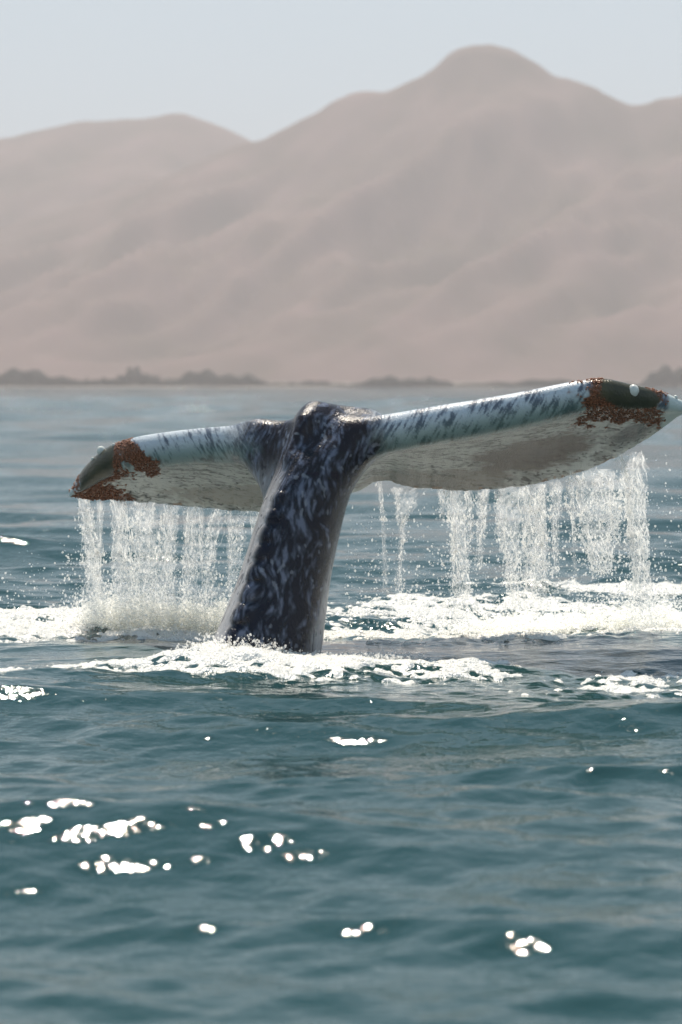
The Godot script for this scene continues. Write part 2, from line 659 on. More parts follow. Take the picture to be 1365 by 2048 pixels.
func prepare_whale() -> void:
	# photo x, photo y of the upper contour, depth
	var le := edge_table([
		[140, 984, -1.52], [152, 960, -1.42], [170, 932, -1.32], [205, 898, -1.2], [250, 877, -1.08], [300, 866, -0.96], [400, 854, -0.76], [500, 848, -0.52],
		[600, 845, -0.34], [700, 838, -0.24], [780, 828, -0.16], [850, 814, -0.1], [950, 797, -0.04], [1050, 779, 0.02], [1120, 764, 0.05], [1180, 754, 0.06], [1215, 754, 0.05], [1265, 766, 0.02], [1320, 780, -0.05], [1362, 800, -0.14], [1392, 816, -0.22]], 0.0)
	var te := edge_table([
		[140, 990, -1.54], [160, 998, -1.58], [250, 1001, -1.64], [350, 1010, -1.66], [450, 1019, -1.62], [520, 1023, -1.56], [620, 1010, -1.36], [700, 980, -1.22], [760, 960, -1.14],
		[820, 974, -1.08], [900, 980, -1.04], [1000, 977, -0.96], [1100, 962, -0.84], [1180, 938, -0.72], [1240, 910, -0.6], [1290, 880, -0.5], [1340, 846, -0.38], [1370, 826, -0.28], [1392, 817, -0.23]], 0.0)
	var th := edge_table([
		[140, 0.02, 0], [165, 0.05, 0], [205, 0.068, 0], [260, 0.075, 0], [400, 0.075, 0], [560, 0.085, 0], [700, 0.09, 0], [800, 0.085, 0], [1000, 0.078, 0], [1150, 0.07, 0], [1250, 0.06, 0], [1330, 0.04, 0], [1392, 0.012, 0]], 0.0)
	fx0 = le[0][0]
	fx1 = le[0][le[0].size() - 1]
	var t_x := []
	var t_v := []
	for p in [[140, 0.02], [165, 0.052], [205, 0.068], [260, 0.078], [400, 0.078], [560, 0.088], [700, 0.09], [800, 0.085], [1000, 0.08], [1150, 0.072], [1250, 0.06], [1330, 0.04], [1392, 0.012]]:
		var zz: float = lerp_table(le[0], le[2], at(p[0], 850, -0.5).x)
		t_x.append(at(p[0], 850, zz).x)
		t_v.append(p[1])
	for i in NT + 1:
		var x := lerpf(fx0, fx1, float(i) / NT)
		var t: float = lerp_table(t_x, t_v, x)
		f_t.append(t)
		f_zl.append(lerp_table(le[0], le[2], x) + t * 0.9)
		f_yl.append(lerp_table(le[0], le[1], x) - t * 1.0)
		var nick := noise(211, 9.0, 3).get_noise_1d(x)
		f_zt.append(lerp_table(te[0], te[2], x) + 0.02 * nick)
		f_yt.append(lerp_table(te[0], te[1], x) + 0.010 + 0.008 * noise(212, 14.0, 2).get_noise_1d(x))
	# the stock: photo y, photo x of the middle, depth, half width
	var ys := []
	var cx := []
	var cz := []
	var hb := []
	for p in [[1640, 435, 0.2, 0.33], [1450, 487, 0.1, 0.295], [1310, 526, 0.02, 0.26], [1230, 549, -0.03, 0.232], [1150, 570, -0.08, 0.21], [1050, 597, -0.15, 0.198], [1000, 612, -0.19, 0.195], [950, 632, -0.25, 0.188], [900, 652, -0.33, 0.17], [865, 660, -0.42, 0.135], [835, 668, -0.5, 0.09], [800, 676, -0.56, 0.04]]:
		var q := at(p[1], p[0], p[2])
		ys.push_front(q.y)
		cx.push_front(q.x)
		cz.push_front(q.z)
		hb.push_front(p[3])
	ys.reverse(); cx.reverse(); cz.reverse(); hb.reverse()
	var order := range(ys.size())
	if ys[0] > ys[1]:
		ys.reverse(); cx.reverse(); cz.reverse(); hb.reverse()
	for i in NY + 1:
		var y := lerpf(Y0, Y1, float(i) / NY)
		var b: float = lerp_table(ys, hb, y)
		s_cx.append(lerp_table(ys, cx, y))
		s_cz.append(lerp_table(ys, cz, y))
		s_b.append(b)
		s_a.append(b * 1.66)
		# knuckles along the ridge
		var kn := 0.0
		for c in [[0.02, 0.05], [0.125, 0.045], [0.235, 0.05], [0.335, 0.04], [0.43, 0.042], [0.53, 0.036], [0.62, 0.036], [0.71, 0.03], [0.8, 0.024]]:
			var e: float = (y - c[0]) / c[1]
			kn = maxf(kn, sqrt(maxf(0.0, 1.0 - e * e)) * clampf(c[1] * 24.0, 0.5, 1.2))
		s_k.append(kn)
	crest = []
	for p in [[576, 918, -0.06, 0.018], [593, 878, -0.12, 0.024], [609, 843, -0.18, 0.03], [630, 822, -0.3, 0.034], [672, 836, -0.4, 0.052], [725, 848, -0.42, 0.06], [700, 880, -0.8, 0.055], [700, 940, -1.2, 0.03]]:
		var q := at(p[0], p[1], p[2])
		crest.append([q, p[3]])
	web = []
	for p in [[572, 1010, -0.34, 0.08], [534, 930, -0.42, 0.072], [515, 890, -0.46, 0.06]]:
		web.append([at(p[0], p[1], p[2]), p[3]])

func smin(a: float, b: float, k: float) -> float:
	var h := maxf(k - absf(a - b), 0.0) / k
	return minf(a, b) - h * h * k * 0.25

func fluke_field(x: float, y: float, z: float) -> float:
	var g := (x - fx0) / (fx1 - fx0) * NT
	var dx := 0.0
	if g < 0.0:
		dx = fx0 - x
		g = 0.0
	elif g > NT - 0.001:
		dx = maxf(0.0, x - fx1)
		g = NT - 0.001
	var i := int(g)
	var f := g - i
	var zl := f_zl[i] + (f_zl[i + 1] - f_zl[i]) * f
	var zt := f_zt[i] + (f_zt[i + 1] - f_zt[i]) * f
	var yl := f_yl[i] + (f_yl[i + 1] - f_yl[i]) * f
	var yt := f_yt[i] + (f_yt[i + 1] - f_yt[i]) * f
	var t := f_t[i] + (f_t[i + 1] - f_t[i]) * f
	var chord := maxf(zl - zt, 0.01)
	var s := zl - z                       # distance back from the leading edge
	var sc := clampf(s, 0.0, chord)
	var c := sc / chord
	# the nose runs level, then the blade drops to the trailing edge
	var ym := yl + (yt - yl) * (c * (0.8 + 0.2 * c)) + 0.035 * sin(c * PI) * minf(1.0, chord)
	var nose := minf(t * 1.15, chord * 0.5)
	var dy := absf(y - ym) * 0.88
	var d := 0.0
	if s < nose:
		var e := (nose - s) / nose
		d = (sqrt(e * e + dy * dy / (t * t)) - 1.0) * t
	else:
		var e := clampf((s - nose) / maxf(chord - nose, 0.001), 0.0, 1.0)
		d = dy - (t * (1.0 - e) * (1.0 - 0.35 * e) + 0.010 * e)
		if s > chord: d = sqrt((s - chord) * (s - chord) + maxf(d + 0.01, 0.0) * maxf(d + 0.01, 0.0)) - 0.01
	if dx > 0.0: d = sqrt(dx * dx + maxf(d, 0.0) * maxf(d, 0.0))
	return d

func stock_field(x: float, y: float, z: float) -> float:
	var g := clampf((y - Y0) / (Y1 - Y0) * NY, 0.0, NY - 0.001)
	var i := int(g)
	var f := g - i
	var a := s_a[i] + (s_a[i + 1] - s_a[i]) * f
	var b := s_b[i] + (s_b[i + 1] - s_b[i]) * f
	var px := x - (s_cx[i] + (s_cx[i + 1] - s_cx[i]) * f)
	var pz := z - (s_cz[i] + (s_cz[i + 1] - s_cz[i]) * f)
	var q := -px * sin(TURN) + pz * cos(TURN)
	var r := px * cos(TURN) + pz * sin(TURN)
	var rr := absf(r)
	if q > 0.0: rr *= 1.0 + 0.26 * (q / a) * (q / a)
	else: rr *= 1.0 + 0.1 * (q / a) * (q / a)
	var d := (sqrt(rr * rr / (b * b) + q * q / (a * a)) - 1.0) * b
	# the knuckled keel along the back
	var k := s_k[i] + (s_k[i + 1] - s_k[i]) * f
	var e := q - (a - 0.016)
	var keel := sqrt(e * e + r * r) - (0.013 + 0.027 * k)
	d = smin(d, keel, 0.036)
	var top := y - 1.21
	if top > 0.0: d = maxf(d, 0.0) + top * 0.8 if d > 0.0 else maxf(d, top)
	return d

func chain_field(crest: Array, p: Vector3) -> float:
	var best := 9.0
	for i in crest.size() - 1:
		var a: Vector3 = crest[i][0]
		var b: Vector3 = crest[i + 1][0]
		var ab := b - a
		var t := clampf((p - a).dot(ab) / ab.length_squared(), 0.0, 1.0)
		best = minf(best, p.distance_to(a + ab * t) - lerpf(crest[i][1], crest[i + 1][1], t))
	return best

func field(x: float, y: float, z: float) -> float:
	if y < 0.42: return stock_field(x, y, z)
	var df := fluke_field(x, y, z)
	if x < -0.9 or x > 0.8: return df
	var ds := stock_field(x, y, z)
	if absf(x) < 0.75 and y > 0.6:
		ds = smin(ds, chain_field(crest, Vector3(x, y, z)), 0.07)
		if x < -0.1: ds = smin(ds, chain_field(web, Vector3(x, y, z)), 0.16)
	return smin(df, ds, 0.2)

func build_whale() -> void:
	prepare_whale()
	var cell := 0.0132
	var B := 6
	var span := cell * B
	var lo := Vector3(-1.6, -0.45, -1.85)
	var hi := Vector3(1.75, 1.5, 0.6)
	var nx := int(ceil((hi.x - lo.x) / span))
	var ny := int(ceil((hi.y - lo.y) / span))
	var nz := int(ceil((hi.z - lo.z) / span))
	var snug := span * 0.87 * 1.3
	var cells := {}
	var v := PackedVector3Array()
	var S := B + 1
	var val := PackedFloat32Array()
	val.resize(S * S * S)
	var GX := nx * B + 2
	var GY := ny * B + 2
	var edges := PackedInt32Array()      # axis, inside first, gx, gy, gz
	for bz in nz:
		for by in ny:
			for bx in nx:
				var o := lo + Vector3(bx, by, bz) * span
				var reach := snug * (1.0 if o.x > -1.0 and o.x < 1.2 else 1.8)
				if absf(field(o.x + span * 0.5, o.y + span * 0.5, o.z + span * 0.5)) > reach: continue
				var neg := 0
				var m := 0
				for k in S:
					for j in S:
						for i in S:
							var f := field(o.x + i * cell, o.y + j * cell, o.z + k * cell)
							val[m] = f
							if f < 0.0: neg += 1
							m += 1
				if neg == 0 or neg == S * S * S: continue
				for k in B:
					for j in B:
						for i in B:
							var c := (k * S + j) * S + i
							var v0 := val[c]
							var v1 := val[c + 1]
							var v2 := val[c + S]
							var v3 := val[c + S + 1]
							var v4 := val[c + S * S]
							var v5 := val[c + S * S + 1]
							var v6 := val[c + S * S + S]
							var v7 := val[c + S * S + S + 1]
							var mn := minf(minf(minf(v0, v1), minf(v2, v3)), minf(minf(v4, v5), minf(v6, v7)))
							var mx := maxf(maxf(maxf(v0, v1), maxf(v2, v3)), maxf(maxf(v4, v5), maxf(v6, v7)))
							if mn >= 0.0 or mx < 0.0: continue
							var sum := Vector3.ZERO
							var n := 0
							for e in [[v0, v1, 0, 0, 0, 0], [v2, v3, 0, 0, 1, 0], [v4, v5, 0, 0, 0, 1], [v6, v7, 0, 0, 1, 1], [v0, v2, 1, 0, 0, 0], [v1, v3, 1, 1, 0, 0], [v4, v6, 1, 0, 0, 1], [v5, v7, 1, 1, 0, 1], [v0, v4, 2, 0, 0, 0], [v1, v5, 2, 1, 0, 0], [v2, v6, 2, 0, 1, 0], [v3, v7, 2, 1, 1, 0]]:
								if (e[0] < 0.0) != (e[1] < 0.0):
									var p := Vector3(e[3], e[4], e[5])
									p[e[2]] += e[0] / (e[0] - e[1])
									sum += p
									n += 1
							var gx := bx * B + i
							var gy := by * B + j
							var gz := bz * B + k
							cells[(gz * GY + gy) * GX + gx] = v.size()
							v.append(o + (Vector3(i, j, k) + sum / n) * cell)
							if (v0 < 0.0) != (v1 < 0.0): edges.append_array(PackedInt32Array([0, 1 if v0 < 0.0 else 0, gx, gy, gz]))
							if (v0 < 0.0) != (v2 < 0.0): edges.append_array(PackedInt32Array([1, 1 if v0 < 0.0 else 0, gx, gy, gz]))
							if (v0 < 0.0) != (v4 < 0.0): edges.append_array(PackedInt32Array([2, 1 if v0 < 0.0 else 0, gx, gy, gz]))
	var quads := PackedInt32Array()
	for e in range(0, edges.size(), 5):
		var axis := edges[e]
		var key := (edges[e + 4] * GY + edges[e + 3]) * GX + edges[e + 2]
		var s1: int = [GX, GX * GY, 1][axis]
		var s2: int = [GX * GY, 1, GX][axis]
		var a: int = cells.get(key, -1)
		var b: int = cells.get(key - s1, -1)
		var c: int = cells.get(key - s1 - s2, -1)
		var d: int = cells.get(key - s2, -1)
		if a < 0 or b < 0 or c < 0 or d < 0: continue
		if edges[e + 1] == 1: quads.append_array(PackedInt32Array([a, d, c, b]))
		else: quads.append_array(PackedInt32Array([a, b, c, d]))
	# relax towards the surface, then split every quad in four
	for i in v.size():
		var p := v[i]
		var f := field(p.x, p.y, p.z)
		var h := 0.004
		var g := Vector3(field(p.x + h, p.y, p.z) - f, field(p.x, p.y + h, p.z) - f, field(p.x, p.y, p.z + h) - f) / h
		if g.length_squared() > 0.05: v[i] = p - g * clampf(f / g.length_squared(), -0.006, 0.006)
	var mid := {}
	var idx := PackedInt32Array()
	for q in range(0, quads.size(), 4):
		var c := [quads[q], quads[q + 1], quads[q + 2], quads[q + 3]]
		var m := [0, 0, 0, 0]
		for i in 4:
			var a: int = mini(c[i], c[(i + 1) % 4])
			var b: int = maxi(c[i], c[(i + 1) % 4])
			var key := a * 1000000 + b
			if not mid.has(key):
				mid[key] = v.size()
				v.append((v[a] + v[b]) * 0.5)
			m[i] = mid[key]
		var o := v.size()
		v.append((v[c[0]] + v[c[1]] + v[c[2]] + v[c[3]]) * 0.25)
		for i in 4:
			idx.append_array(PackedInt32Array([c[i], m[i], o, c[i], o, m[(i + 3) % 4]]))
	var n := smooth_normals(v, idx)
	# outward check
	var col := PackedColorArray()
	col.resize(v.size())
	prepare_skin()
	crust = []
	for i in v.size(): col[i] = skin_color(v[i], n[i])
	var whale := thing("gray_whale", Vector3(0, 0, 0))
	tag(whale, "mottled grey whale tail raised out of the sea, water pouring off its flukes", "whale")
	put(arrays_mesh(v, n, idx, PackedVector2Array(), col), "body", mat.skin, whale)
	whale_details(whale)

var n_blotch: FastNoiseLite
var n_streak: FastNoiseLite
var n_fine: FastNoiseLite
var n_speck: FastNoiseLite
var n_swirl: FastNoiseLite
var crust := []

func prepare_skin() -> void:
	n_blotch = noise(201, 4.5, 3)
	n_streak = noise(202, 11.0, 4)
	n_fine = noise(203, 26.0, 3)
	n_speck = noise(204, 34.0, 2)
	n_swirl = noise(205, 2.6, 2)

func step01(a: float, b: float, x: float) -> float:
	var t := clampf((x - a) / (b - a), 0.0, 1.0)
	return t * t * (3.0 - 2.0 * t)

func skin_color(p: Vector3, n: Vector3) -> Color:
	# ---- the tail stock: slate with pale brushed streaks
	var wob := n_swirl.get_noise_3dv(p) * 0.11
	var ax := p.x + p.z * 0.55 + wob * 0.5
	var ay := p.y + p.x * 0.35 + wob * 0.35
	var bx := p.x - p.y * 0.5 + wob * 0.4
	var st := n_streak.get_noise_3d(ax * 2.2, ay * 0.36, p.z * 0.6)
	var sb := n_streak.get_noise_3d(bx * 2.5 + 40.0, p.y * 0.42, p.z * 0.6)
	st = lerpf(st, sb, step01(-0.15, 0.2, n_swirl.get_noise_3d(p.x + 9.0, p.y * 1.5, p.z)))
	var bl := n_blotch.get_noise_3d(p.x, p.y * 0.5, p.z)
	var fi := n_fine.get_noise_3d(ax * 1.6, ay * 0.35, p.z * 0.7)
	var pale := clampf(0.2 + st * 0.7 + bl * 0.5 + fi * 0.9, 0.0, 1.0)
	pale = pale * pale * 1.55
	var dark := Color(0.0055, 0.0065, 0.012).lerp(Color(0.014, 0.010, 0.013), step01(0.75, 1.15, p.y))
	var stock := dark.lerp(Color(0.12, 0.135, 0.185), minf(pale, 1.0))
	var spot := step01(0.5, 0.62, n_speck.get_noise_3d(p.x * 0.5, p.y * 0.4, p.z * 0.5) + bl * 0.25)
	stock = stock.lerp(Color(0.28, 0.3, 0.34), spot * 0.4)
	var g := (p.x - fx0) / (fx1 - fx0) * NT
	if g < 0.0 or g >= NT: g = clampf(g, 0.0, NT - 0.001)
	var df := fluke_field(p.x, p.y, p.z)
	var ds := stock_field(p.x, p.y, p.z)
	var sg := clampf((p.y - Y0) / (Y1 - Y0) * NY, 0.0, NY - 1.0)
	var sx := p.x - s_cx[int(sg)]
	var sz := p.z - s_cz[int(sg)]
	var sq := (-sx * sin(TURN) + sz * cos(TURN)) / s_a[int(sg)]
	var sr := (sx * cos(TURN) + sz * sin(TURN)) / s_b[int(sg)]
	var sunlit_flank := step01(-0.02, -0.3, sr + 0.1 * bl) * step01(1.02, 0.75, p.y)  # sunlight along the left flank, painted into the skin as a paler strip
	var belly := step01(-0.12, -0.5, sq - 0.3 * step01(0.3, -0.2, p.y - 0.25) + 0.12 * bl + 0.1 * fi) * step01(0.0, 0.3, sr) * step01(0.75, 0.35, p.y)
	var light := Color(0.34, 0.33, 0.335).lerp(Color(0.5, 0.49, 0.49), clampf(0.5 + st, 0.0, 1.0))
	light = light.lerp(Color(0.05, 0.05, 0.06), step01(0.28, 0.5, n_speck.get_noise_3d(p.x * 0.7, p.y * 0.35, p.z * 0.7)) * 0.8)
	stock = stock.lerp(light, maxf(sunlit_flank * 0.8, belly * 0.85))
	if ds < df - 0.16: return stock
	# ---- the flukes
	var i := int(g)
	var zl := f_zl[i]
	var t := f_t[i]
	var yl := f_yl[i]
	var chord := maxf(zl - f_zt[i], 0.02)
	var back := zl - p.z
	var c := clampf(back / chord, 0.0, 1.0)
	var below := (yl + t) - p.y           # drop under the top of the leading edge
	var side := -1.0 if p.x < -0.1 else 1.0
	# marks that run round the leading edge
	var m1 := n_streak.get_noise_3d(p.x * 2.4 + below * 1.2 * side, below * 0.7 + back * 0.4, 3.0 + side)
	var m2 := n_fine.get_noise_3d(p.x * 2.2 + below * 1.1 * side, below * 0.6, 7.0)
	var m3 := n_blotch.get_noise_3d(p.x * 1.3, below * 1.4, 1.0)
	var mott := step01(-0.16, 0.46, m1 * 0.75 + m2 * 0.8 + m3 * 0.9)
	var low := step01(0.05, 0.15, below)
	var band := Color(0.47, 0.51, 0.55).lerp(Color(0.25, 0.33, 0.32), low).lerp(Color(0.035, 0.05, 0.085).lerp(Color(0.07, 0.115, 0.115), low), mott * 0.85)
	# the pale underside with dark specks and fine lines
	var u1 := n_fine.get_noise_3d(p.x * 0.5 + p.z * 0.22 * side, 2.0, p.z * 1.6)
	var u2 := n_blotch.get_noise_3d(p.x * 0.9, 5.0, p.z * 1.8)
	var u3 := n_speck.get_noise_3d(p.x * 0.8, 9.0, p.z * 0.8)
	var u4 := n_fine.get_noise_3d(p.x * 0.9 + 4.0, 6.0, p.z * 0.9)
	var under := Color(0.58, 0.585, 0.55).lerp(Color(0.33, 0.335, 0.31), step01(-0.2, 0.45, u2 + u1 * 0.6 + u4 * 0.5))
	under = under.lerp(Color(0.13, 0.13, 0.12), step01(0.1, 0.42, u1 * 0.9 + u2 * 0.35 + 0.2 * u4 - 0.16 * step01(0.4, 0.7, c)) * 0.8)
	under = under.lerp(Color(0.035, 0.035, 0.035), step01(0.34, 0.5, u3 + 0.35 * u2) * 0.85)
	if side > 0.0:
		# a brown worn area towards the back of the right fluke, a dark smear at the tip
		var e := Vector2((p.x - 1.0) / 0.34, (c - 0.66) / 0.22).length() + u2 * 0.5 + u1 * 0.25
		under = under.lerp(Color(0.115, 0.085, 0.07), step01(1.1, 0.7, e) * 0.9)
		e = Vector2((p.x - 1.52) / 0.16, (c - 0.72) / 0.22).length() + u2 * 0.6 + u1 * 0.3
		under = under.lerp(Color(0.05, 0.055, 0.06), step01(1.0, 0.6, e) * 0.8)
		e = Vector2((p.x - 0.55) / 0.5, (c - 0.9) / 0.16).length() + u2 * 0.7 + u1 * 0.3
		under = under.lerp(Color(0.2, 0.17, 0.14), step01(1.0, 0.6, e) * 0.7)
	else:
		var e := Vector2((p.x + 0.55) / 0.45, (c - 0.82) / 0.16).length() + u2 * 0.7 + u1 * 0.3
		under = under.lerp(Color(0.25, 0.23, 0.19), step01(1.0, 0.6, e) * 0.7)
	var edge := step01(0.7, 3.4, (back + 0.1 * u1 + 0.07 * m1 + 0.05 * m2) / maxf(t, 0.02)) * step01(0.25, -0.15, n.y)
	var fluke := band.lerp(under, edge)
	# scars at the tips: rust coloured crust round a smooth olive hollow
	var rust := Color(0.2, 0.083, 0.045).lerp(Color(0.08, 0.038, 0.024), step01(-0.2, 0.4, n_fine.get_noise_3d(p.x * 2.0, p.y * 2.0, p.z * 2.0)))
	var olive := Color(0.075, 0.068, 0.042).lerp(Color(0.05, 0.05, 0.034), step01(-0.3, 0.4, bl))
	var wig := 0.9 * n_streak.get_noise_3dv(p * 1.2) + 0.5 * n_fine.get_noise_3dv(p * 1.2) + m3 * 0.4
	var in_crust := 0.0
	if side > 0.0:
		var e := maxf(absf(p.x - 1.42) / 0.215, absf(below - 0.085) / lerpf(0.155, 0.1, step01(1.25, 1.6, p.x))) + wig * 0.5
		in_crust = step01(1.12, 0.8, e)
		fluke = fluke.lerp(rust, in_crust)
		e = pow(pow(absf(p.x - 1.445) / 0.155, 2.4) + pow(absf(below - 0.062) / lerpf(0.085, 0.055, step01(1.35, 1.58, p.x)), 2.4), 0.4) + wig * 0.12
		var ol := step01(1.1, 0.9, e)
		fluke = fluke.lerp(olive, ol)
		in_crust *= 1.0 - ol
		fluke = fluke.lerp(Color(0.5, 0.55, 0.53), step01(1.635, 1.66, p.x))
	else:
		var drop := p.y - 0.74
		var e := maxf(absf(p.x + 1.30) / 0.15, absf(back - 0.05) / 0.21) + wig * 0.55
		in_crust = step01(1.12, 0.8, e)
		e = Vector2((p.x + 1.38) / 0.2, (c - 1.0) / 0.55).length() + wig * 0.5
		in_crust = maxf(in_crust, step01(1.12, 0.8, e))
		var ca := Vector2(p.x + 1.17, below - 0.03)
		var cb := Vector2(0.15, 0.17)
		e = (ca - cb * clampf(ca.dot(cb) / cb.length_squared(), 0.0, 1.0)).length() / 0.05 + wig * 0.7
		in_crust = maxf(in_crust, step01(1.15, 0.75, e))
		fluke = fluke.lerp(rust, in_crust)
		e = pow(pow(absf(p.x + 1.335) / 0.105, 2.4) + pow(absf(back - 0.02) / 0.1, 2.4), 0.4) + wig * 0.12
		var ol := step01(1.1, 0.9, e)
		fluke = fluke.lerp(olive, ol)
		in_crust *= 1.0 - ol
		fluke = fluke.lerp(Color(0.42, 0.5, 0.5), step01(0.035, 0.01, p.x - fx0))
	if in_crust > 0.45 and rng.randf() < 0.2: crust.append([p, n])
	# the worn back edge of the right fluke
	if c > 0.965 and n_fine.get_noise_3d(p.x * 0.4, 1.0, 4.0) > 0.28: fluke = fluke.lerp(Color(0.3, 0.16, 0.08), 0.6)
	# the dark root where the flukes grow out of the stock
	var root := step01(-0.1, 0.1, df - ds + 0.06 * m1 + 0.05 * bl)
	var span := absf(p.x + 0.165) - 0.4 + 0.1 * m3 + 0.08 * m1
	root = maxf(root, step01(0.05, -0.14, span) * (1.0 - edge * 0.85))
	return fluke.lerp(stock, root)

func whale_details(whale: Node3D) -> void:
	var list := []
	var r := RandomNumberGenerator.new()
	r.seed = 515
	for e in crust:
		var s := r.randf_range(0.002, 0.0052)
		var b := Basis.from_euler(Vector3(r.randf() * TAU, r.randf() * TAU, 0)).scaled(Vector3(s, s * r.randf_range(0.6, 1.2), s * r.randf_range(0.7, 1.6)))
		list.append(Transform3D(b, e[0] + e[1] * s * 0.3))
	many(clump_mesh, list, "lice_crust", mat.lice, whale)
	# barnacles
	for q in [[1268, 781, 0.12, 0.03], [203, 902, -1.06, 0.027], [186, 918, -1.2, 0.011], [228, 890, -1.02, 0.01], [1352, 795, -0.06, 0.012]]:
		var p := at(q[0], q[1], q[2])
		# slide along the sight of the surface until it is touched
		var dir := (p - Vector3(0, EYE, EYE_Z)).normalized()
		p -= dir * 0.3
		for k in 60:
			if field(p.x, p.y, p.z) < 0.002: break
			p += dir * 0.01
		var s: float = q[3]
		var m := put(ico(3, 17, 0.12), "barnacle", mat.shell, whale)
		m.transform = Transform3D(Basis.IDENTITY.scaled(Vector3(s * 0.92, s, s * 0.8)), p)

# ------------------------------------------------------------------ foam, falling water, spray
const FOAM_LABEL := [
	"white foam line under the streams falling from the left fluke",
	"white foam between the left splash and the tail stock",
	"bright broken foam in front of the base of the tail stock",
	"foam streak in front and right of the base of the tail stock",
	"wide glittering foam field right of the tail stock",
	"thick white foam under the streams falling from the right fluke tip",
	"far foam crest behind the right streams",
	"broken streaks of foam in the foreground at the right edge",
	"sparse foam streaks in the foreground at the left edge",
]

func build_foam() -> void:
	var r := RandomNumberGenerator.new()
	r.seed = 3301
	for b in FOAM.size():
		var F: Array = FOAM[b]
		var sx := 0.0125
		var sz := 0.02
		var nx := int(F[2] * 2.0 / sx)
		var nz := int(F[3] * 2.0 / sz)
		var v := PackedVector3Array()
		var keep := PackedByteArray()
		var spots := []
		v.resize((nx + 1) * (nz + 1))
		keep.resize(v.size())
		var k := 0
		for j in nz + 1:
			for i in nx + 1:
				var x: float = F[0] - F[2] + i * sx
				var z: float = F[1] - F[3] + j * sz
				var dx: float = (x - F[0]) / F[2]
				var dz: float = (z - F[1]) / F[3]
				var q := dx * dx + dz * dz
				if q < 1.0:
					var web_ := absf(foam_noise.get_noise_2d(x * 1.1 + 7.0, z * 2.1))
					var den: float = F[4] * (1.0 - q * q) * 1.05 - 0.71 + 0.75 * foam_noise.get_noise_2d(x * 0.8, z * 1.7) - 0.3 * (0.2 - minf(web_, 0.2)) / 0.2 + 0.62 * foam_fine.get_noise_2d(x * 0.8, z * 1.5)
					if den > -0.55:
						var p := sea_point(x, z, 2.6 * maxf(0.021 + 0.0135 * maxf(0.0, EYE_Z - z - 16.5), 0.00094 * (EYE_Z - z)))
						var lump := 0.5 + 0.5 * foam_fine.get_noise_2d(x * 2.3 + 50.0, z * 2.3)
						p.y += clampf(den * 0.06, -0.028, 0.010) + minf(maxf(den, 0.0), 0.5) * 0.022 * lump
						v[k] = p
						keep[k] = 1
						if den > 0.02 and r.randf() < 0.14: spots.append(p)
						elif den > -0.2 and r.randf() < 0.11: spots.append(p)
				k += 1
		var idx := PackedInt32Array()
		for j in nz:
			for i in nx:
				var a := j * (nx + 1) + i
				if keep[a] and keep[a + 1] and keep[a + nx + 1] and keep[a + nx + 2]:
					# rows run towards the camera
					idx.append_array(PackedInt32Array([a, a + 1, a + nx + 1, a + 1, a + nx + 2, a + nx + 1]))
		var o := put(arrays_mesh(v, smooth_normals(v, idx), idx), "foam", mat.foam)
		tag(o, FOAM_LABEL[b], "foam", "", "stuff")
		var list := []
		for p in spots:
			var s := 0.002 + 0.0055 * pow(r.randf(), 3.0)
			list.append(Transform3D(Basis.from_scale(Vector3(s, s * 0.8, s)), p + Vector3(r.randf_range(-0.008, 0.008), s * 0.3, r.randf_range(-0.01, 0.01))))
		var white := []
		for i in list.size():
			white.append(list[i])
		many(froth_mesh, white, "froth", mat.froth, o)

func tail_z(x: float) -> float:
	var g := clampf((x - fx0) / (fx1 - fx0) * NT, 0.0, NT - 0.01)
	return f_zt[int(g)]

